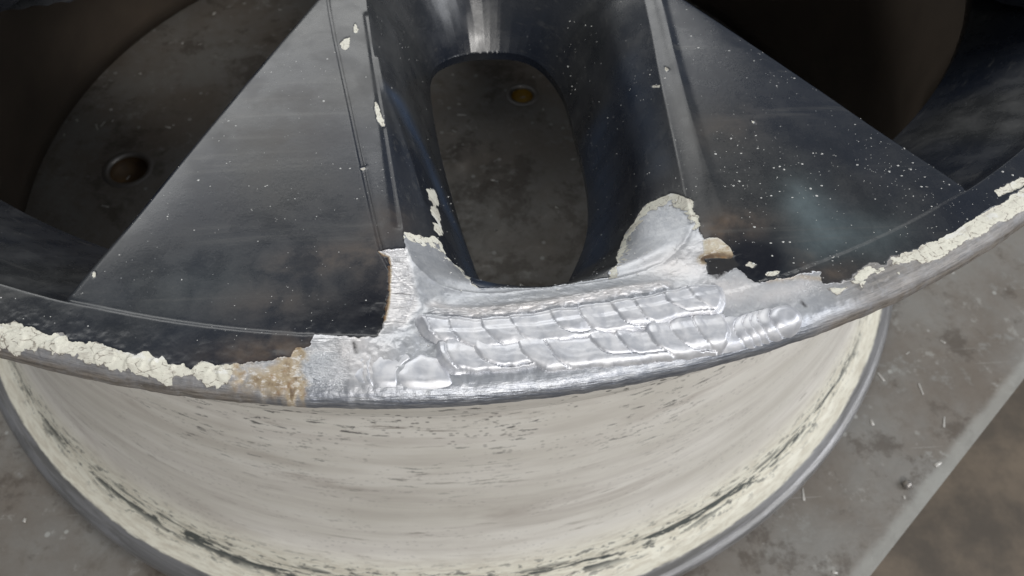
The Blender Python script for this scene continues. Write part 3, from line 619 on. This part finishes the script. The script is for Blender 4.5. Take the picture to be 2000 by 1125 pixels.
# ------------------------------------------------------------------ spatter and dust flakes on the paint
def flakes():
    V = []; Fs = []
    n = 1100; k = 0
    while k < n:
        th = R_(random.uniform(-24, 38)); r = math.sqrt(random.uniform(110 ** 2, 229 ** 2)); x, y = r * math.sin(th), -r * math.cos(th)
        dens = .25 + .75 * sstep(-40, 90, x) if r < 224 else .6
        dens *= .15 + .85 * float(sstep(-.06, .16, fbm(np.array(x * .06), np.array(y * .06), 3)))
        if random.random() > dens: continue
        s, t = frame(x, y)
        if edge_f(s, t) < .5 and r < 223: continue
        if float(poly_sd(SLOT_LOW, np.array(s), np.array(t))) > -1: continue
        V.append((x, y)); k += 1
    P = np.array(V); Zb = base(P[:, 0], P[:, 1]); out = []
    for (x, y), z in zip(V, Zb):
        rad = min(.36, .05 + .055 * random.paretovariate(1.9)); m = 5; a0 = random.random() * 6.28; b0 = len(out); el = random.uniform(.5, 1)
        for i in range(m):
            a = a0 + i * 6.283 / m; q = rad * random.uniform(.7, 1.15); out.append((x + q * math.cos(a), y + q * el * math.sin(a), LIP + z + .24))
        out.append((x, y, LIP + z + .30 + rad * .35))
        for i in range(m): Fs.append((b0 + i, b0 + (i + 1) % m, b0 + m))
    k2 = N('pale_spatter'); o = mesh_np('spatter_flecks', out, None, Fs, mat=k2.set(color=(.62, .62, .60), rough=.5), parent=wheel, smooth=False); o['kind'] = 'stuff'
flakes()

# ------------------------------------------------------------------ TABLE AND FLOOR
def make_table_mat():
    k = N('stained_steel_plate'); c = k.coord(); a = k.noise(c, .018, 6, .62, .1); b = k.noise(c, .07, 7, .7, .1); f = k.noise(c, .5, 4, .6)
    colr = k.mix(k.mr(a, .3, .7), (.215, .185, .155), (.30, .29, .27)); colr = k.mix(k.mr(b, .5, .72, 0, .55), colr, (.15, .125, .10)); colr = k.mix(k.mr(b, .42, .28, 0, .6), colr, (.40, .40, .38))
    sp = k.vor(c, .075); colr = k.mix(k.mr(sp, .10, .06, 0, .7), colr, (.55, .55, .52))
    sc = k.noise(k.coord((.015, .5, 1), rot=(0, 0, .6)), 1.0, 3, .6); colr = k.mix(k.mr(sc, .68, .74, 0, .5), colr, (.48, .47, .44))
    pz = k.noise(c, .04, 8, .72, .1); colr = k.mix(k.mr(pz, .52, .62, 0, .6), colr, (.105, .085, .068)); colr = k.mix(k.mr(k.noise(c, .09, 8, .72, .1), .58, .66, 0, .6), colr, (.42, .41, .38))
    mp = k.n('ShaderNodeVectorMath', operation='DOT_PRODUCT'); k.l(c, mp.inputs[0]); mp.inputs[1].default_value = (nrm.x, nrm.y, 0)
    ed = k.mr(k.math('ADD', mp.outputs['Value'], k.math('MULTIPLY', b, 5)), e1.dot(nrm) - 5, e1.dot(nrm) - 1, 0, .6); colr = k.mix(ed, colr, (.46, .46, .43))
    return k.set(color=colr, rough=k.mr(b, .3, .7, .36, .55), metal=.35, normal=k.bump(k.math('ADD', b, k.math('MULTIPLY', f, .3)), .35, .0008))
table = empty('welding_table', label='stained grey steel welding table under the wheel', category='table')
e1 = Vector((263.2, -142.3)); e2 = Vector((160.9, -224.7)); dr = (e1 - e2).normalized(); nrm = Vector((dr.y, -dr.x))
M_TABLE = make_table_mat()
HOLES = [(-169.3, 11.5, 10.5), (46.1, 59.0, 7.0), (-169.3 + 107, 11.5 + 140, 9.0), (60, -420, 9)]
cu = bpy.data.curves.new('plate_outline', 'CURVE'); cu.dimensions = '2D'; cu.fill_mode = 'BOTH'; cu.extrude = .006
def spl(pts):
    s = cu.splines.new('POLY'); s.points.add(len(pts) - 1)
    for i, p in enumerate(pts): s.points[i].co = (p[0] / 1000, p[1] / 1000, 0, 1)
    s.use_cyclic_u = True
A_ = e1 + dr * 620; B_ = e2 - dr * 420; inw = -nrm
spl([A_, B_, B_ + inw * 1100, A_ + inw * 1100])
for hx, hy, hr in HOLES: spl([(hx + hr * math.cos(a), hy + hr * math.sin(a)) for a in np.linspace(0, 2 * math.pi, 40, endpoint=False)])
tmp = bpy.data.objects.new('plate_tmp', cu); col.objects.link(tmp); bpy.context.view_layer.update()
me = bpy.data.meshes.new_from_object(tmp); bpy.data.objects.remove(tmp); me.materials.clear(); me.materials.append(M_TABLE)
top = bpy.data.objects.new('table_top', me); top.location = (0, 0, -.0062); link(top, table)
def make_rust():
    k = N('rusty_hole_wall'); c = k.coord(); return k.set(color=k.mix(k.noise(c, .3, 4), (.16, .09, .03), (.05, .035, .025)), rough=.6)
M_RUST = make_rust(); ky = N('mustard_paint'); M_YEL = ky.set(color=(.42, .25, .03), rough=.5); kk = N('worn_bright_steel'); M_BRIGHT = kk.set(color=(.34, .32, .30), rough=.42, metal=.8)
for hx, hy, hr in HOLES:
    o = lathe('hole_rim', [(hr + 2.6, .15), (hr + 1.2, .55), (hr - .2, .3), (hr - .9, -1.2), (hr - .9, -6.5), (.05, -6.6)], [M_BRIGHT, M_RUST if hr > 8 else M_YEL], [0, 0, 0, 1, 1], n=48, parent=table); o.location = (hx / 1000, hy / 1000, 0)
bm_v = []; 
def box(name, x0, x1, y0, y1, z0, z1, mat, parent):
    V = [(x, y, z) for x in (x0, x1) for y in (y0, y1) for z in (z0, z1)]
    return mesh_np(name, V, [(0, 1, 3, 2), (4, 6, 7, 5), (0, 4, 5, 1), (2, 3, 7, 6), (0, 2, 6, 4), (1, 5, 7, 3)], mat=mat, parent=parent, smooth=False)
ctr = (A_ + B_) * .5 + inw * 550
for sa in (-1, 1):
    for sb in (-1, 1):
        p = ctr + dr * sa * 560 + inw * sb * 480; box('leg', p.x - 30, p.x + 30, p.y - 30, p.y + 30, -850, -12.3, M_TABLE, table)
kf = N('brown_workshop_floor'); cf = kf.coord(); nf = kf.noise(cf, .008, 8, .68, 0); nf2 = kf.noise(cf, .03, 5, .6)
M_FLOOR = kf.set(color=kf.mix(kf.mr(nf, .35, .65), (.11, .09, .07), (.21, .165, .12)), rough=.6, normal=kf.bump(nf2, .3, .002))
fl = box('floor', -6000, 6000, -6000, 6000, -870, -850.5, M_FLOOR, None); fl['kind'] = 'structure'

# shavings and spatter lying on the table
def shavings():
    V = []; Fs = []
    for k in range(420):
        x = random.uniform(-420, 300); y = random.uniform(-330, 150)
        if (Vector((x, y)) - e1).dot(nrm) > -4: continue
        L = random.uniform(.5, 1.5) if random.random() < .8 else random.uniform(1.5, 3); wd = random.uniform(.3, .8); a = random.random() * 6.28; ca, sa = math.cos(a), math.sin(a); b0 = len(V)
        for (u, v, z) in ((-L, -wd, 0), (L, -wd * .6, 0), (L, wd * .7, 0), (-L, wd, 0), (-L * .5, 0, wd), (L * .6, 0, wd * .8)):
            V.append((x + u * ca - v * sa, y + u * sa + v * ca, z + .02))
        Fs += [(b0, b0 + 1, b0 + 5), (b0, b0 + 5, b0 + 4), (b0 + 1, b0 + 2, b0 + 5), (b0 + 2, b0 + 3, b0 + 4), (b0 + 2, b0 + 4, b0 + 5), (b0 + 3, b0, b0 + 4)]
    ks = N('pale_shavings'); o = mesh_np('metal_shavings', V, None, Fs, mat=ks.set(color=(.62, .60, .56), rough=.4, metal=.4)); o['kind'] = 'stuff'
    o['label'] = 'pale metal shavings and grit scattered on the table'; o['category'] = 'shavings'
shavings()
hx, hy = at(1773, 946, 1.5)
bead = lathe('spatter_bead', [(0.01, 3.1), (.9, 2.9), (1.7, 2.2), (2.1, 1.2), (1.8, .3), (1.3, 0)], [M_BRIGHT], n=20); bead.location = (hx / 1000, hy / 1000, 0)
bead['label'] = 'small shiny round bead of metal on the table near its right edge'; bead['category'] = 'metal bead'
